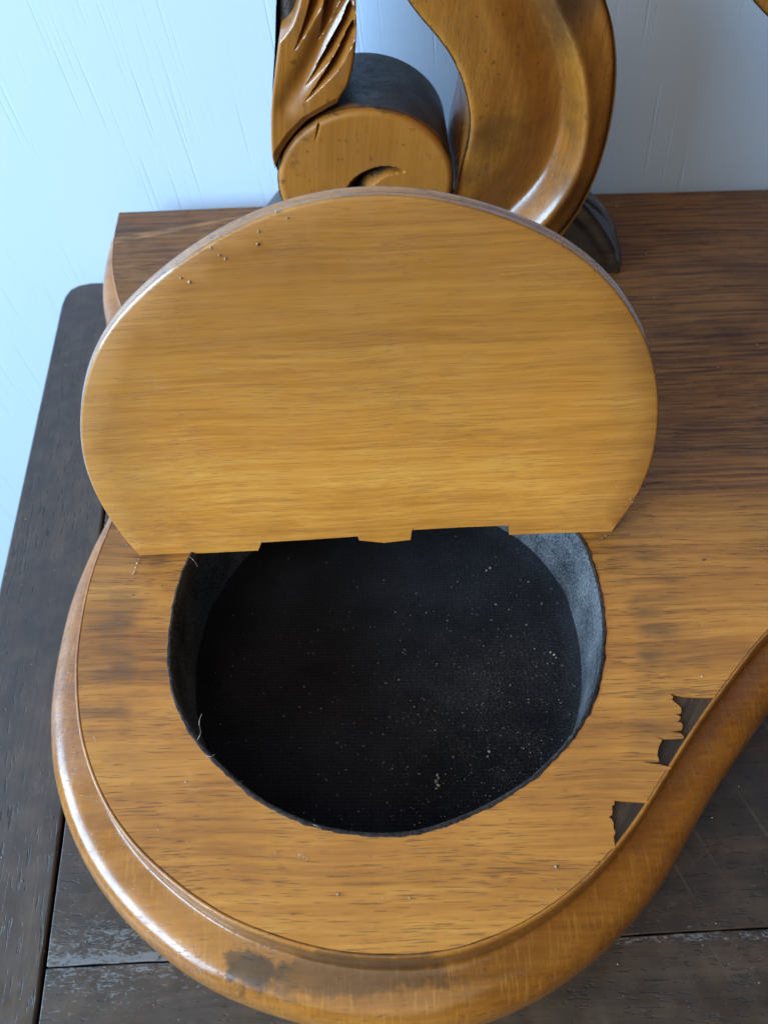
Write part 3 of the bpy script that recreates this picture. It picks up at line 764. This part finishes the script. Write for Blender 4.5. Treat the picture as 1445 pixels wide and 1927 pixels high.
# ================================================================== crumbs, dust and lint
def blob(verts, faces, c, r, flat=1.0):
    b = len(verts); rz = random.uniform(0, 6.28)
    t = (1 + 5 ** 0.5) / 2
    ic = [(-1, t, 0), (1, t, 0), (-1, -t, 0), (1, -t, 0), (0, -1, t), (0, 1, t), (0, -1, -t), (0, 1, -t), (t, 0, -1), (t, 0, 1), (-t, 0, -1), (-t, 0, 1)]
    for x, y, z in ic:
        k = r / 1.9 * random.uniform(0.5, 1.4)
        x, y = x * math.cos(rz) - y * math.sin(rz), x * math.sin(rz) + y * math.cos(rz)
        verts.append((c[0] + x * k, c[1] + y * k, c[2] + z * k * flat))
    for f in [(0, 11, 5), (0, 5, 1), (0, 1, 7), (0, 7, 10), (0, 10, 11), (1, 5, 9), (5, 11, 4), (11, 10, 2), (10, 7, 6), (7, 1, 8), (3, 9, 4), (3, 4, 2), (3, 2, 6), (3, 6, 8), (3, 8, 9), (4, 9, 5), (2, 4, 11), (6, 2, 10), (8, 6, 7), (9, 8, 1)]:
        faces.append(tuple(b + i for i in f))
verts = []; faces = []
hl = np.array(fl)
cnt = 0
while cnt < 620:
    px, py = random.uniform(330, 1110), random.uniform(1000, 1570)
    wgt = 0.10 + 0.9 * min(1, max(0, (px - 480) / 480)) * min(1, max(0.12, (py - 960) / 300))
    if random.random() > wgt: continue
    p = at_z(px, py, -DEPTH)
    if not inside(np.array([[p.x, p.y]]), [hl])[0]: continue
    if poly_dist(np.array([[p.x, p.y]]), hl, True)[0][0] < 0.002: continue
    zf = float(fz_(np.array([[p.x, p.y]]))[0])
    r = random.choice((0.00008, 0.00010, 0.00012, 0.00015, 0.00020)) * random.uniform(0.7, 1.2)
    blob(verts, faces, (p.x, p.y, -DEPTH + zf + r * 0.5), r, 0.6); cnt += 1
for px, py, r in [(823 + dx * 4, 1472 + dy * 13, r) for dx, dy, r in ((0, -1, .0004), (.6, -.5, .0005), (-.3, 0, .0006), (.2, .5, .0005), (-.6, 1, .0004))] + [(920, 1415, .0004), (917, 1424, .0004), (1042, 1232, .0005), (1035, 1228, .0004), (922, 1070, .0006), (915, 1074, .0004), (1046, 1238, .0003)]:
    p = at_z(px, py, -DEPTH); blob(verts, faces, (p.x, p.y, -DEPTH + r * 0.4), r, 0.6)
dust = mesh('lint_specks', verts, faces, M['crumb'], sharp=None)
dust['kind'] = 'stuff'; dust['label'] = 'pale lint and grit scattered over the black velvet compartment floor'; dust['category'] = 'dust'

verts = []; faces = []
lidc = [(487, 436, .00055), (485, 459, .00075), (397, 466, .0005), (408, 469, .00045), (414, 480, .0005), (424, 487, .0005), (384, 478, .0004), (341, 523, .0005), (357, 530, .0006), (354, 551, .00045), (420, 505, .0005), (348, 569, .0004), (378, 510, .0004), (1189, 945, .0005), (1186, 939, .0004), (1160, 915, .0003),
        (520, 398, .0004), (541, 410, .0004), (1140, 560, .0003), (500, 840, .0002), (690, 690, .0002), (905, 610, .0002), (240, 1025, .0004), (235, 1017, .0003), (222, 1000, .0003), (490, 1020, .0004), (674, 1007, .0004), (776, 995, .0004), (955, 987, .0004), (600, 480, .0002)]
for px, py, r in lidc[:3] + lidc[4:6] + lidc[7:9] + lidc[13:]:
    r *= 0.62; q = on_lid(px, py); p = LM @ Vector((q[0], q[1], r * 0.2)); blob(verts, faces, p, r)
topc = [(262, 1052, .0004), (259, 1060, .0005), (256, 1068, .0004), (254, 1076, .0005), (251, 1079, .0003), (1140, 1008, .0005), (1133, 1013, .0004), (1124, 1019, .0004), (1128, 1022, .0003), (1148, 1006, .0004), (1119, 1020, .0003), (1046, 1632, .0006), (636, 1683, .0004), (770, 1690, .0003), (350, 1472, .0003), (247, 1475, .0003),
        (1320, 1273, .0004), (1160, 388, .0008), (1208, 421, .0003), (1214, 478, .0003), (1300, 1120, .0002), (1230, 560, .0003), (520, 1605, .0003), (1424, 648, .0003), (1408, 890, .0002), (1060, 1488, .0003), (304, 1103, .0004), (771, 1690, .0003), (700, 1745, .0002)]
for px, py, r in topc: r *= 0.7; p = at_z(px, py, 0.0003); blob(verts, faces, p, r, 0.6)
rd = random.Random(3)
for _ in range(150):
    px, py = rd.uniform(140, 1445), rd.uniform(380, 1780); p = at_z(px, py, 0.00008)
    a = np.array([[p.x, p.y]])
    if inside(a, [V_outer])[0] and not inside(a, [hole])[0]: blob(verts, faces, p, rd.uniform(.00008, .00016), 0.6)
for _ in range(120):
    px, py = rd.uniform(0, 1445), rd.uniform(560, 1927); p = at_z(px, py, TZ + 0.0001)
    if p.y > BACK - 0.004 or p.x < on(eA, ed, p.y)[0] + 0.003: continue
    if inside(np.array([[p.x, p.y]]), [outer_fill])[0]: continue
    if poly_dist(np.array([[p.x, p.y]]), [tuple(q) for q in E_])[0][0] < 0.017: continue
    blob(verts, faces, p, rd.uniform(.0001, .0003), 0.6)
crumbs = mesh('dust_crumbs', verts, faces, M['crumb'], sharp=None)
crumbs['kind'] = 'stuff'; crumbs['label'] = 'tiny pale crumbs and dust on lid face, wooden top and table'; crumbs['category'] = 'dust'

# fine hairs caught on the rim of the compartment
def hair(verts, faces, pts, r):
    P = crom(pts, n=6); b = len(verts)
    for p in P:
        for q in range(4): a = q * math.pi / 2; verts.append((p[0] + r * math.cos(a), p[1], p[2] + r * math.sin(a)) if q % 2 == 0 else (p[0], p[1] + r * math.sin(a), p[2] + r * 0.2))
    for i in range(len(P) - 1):
        for q in range(4): faces.append((b + 4 * i + q, b + 4 * i + (q + 1) % 4, b + 4 * i + 4 + (q + 1) % 4, b + 4 * i + 4 + q))
verts = []; faces = []
for ln in ([(372, 1392, 0), (378, 1378, .001), (375, 1360, .0015), (380, 1343, .0012)], [(388, 1422, .0005), (396, 1424, .001), (404, 1420, .0006)], [(590, 1552, .0004), (600, 1556, .001), (604, 1562, .0006)], [(358, 1048, .0004), (366, 1056, .001), (372, 1066, .0003)],
           [(562, 1606, .0003), (566, 1614, .0005), (565, 1622, .0003)], [(568, 1606, .0003), (576, 1612, .0006), (578, 1620, .0003)], [(176, 1386, .0003), (180, 1392, .0006), (181, 1398, .0003)]):
    hair(verts, faces, [tuple(at_z(x, y, z + 0.0003)) for x, y, z in ln], 0.00006)
hr = mesh('lint_hairs', verts, faces, M['crumb'], sharp=None)
hr['kind'] = 'stuff'; hr['label'] = 'fine pale hairs caught on the rim of the velvet compartment'; hr['category'] = 'lint'
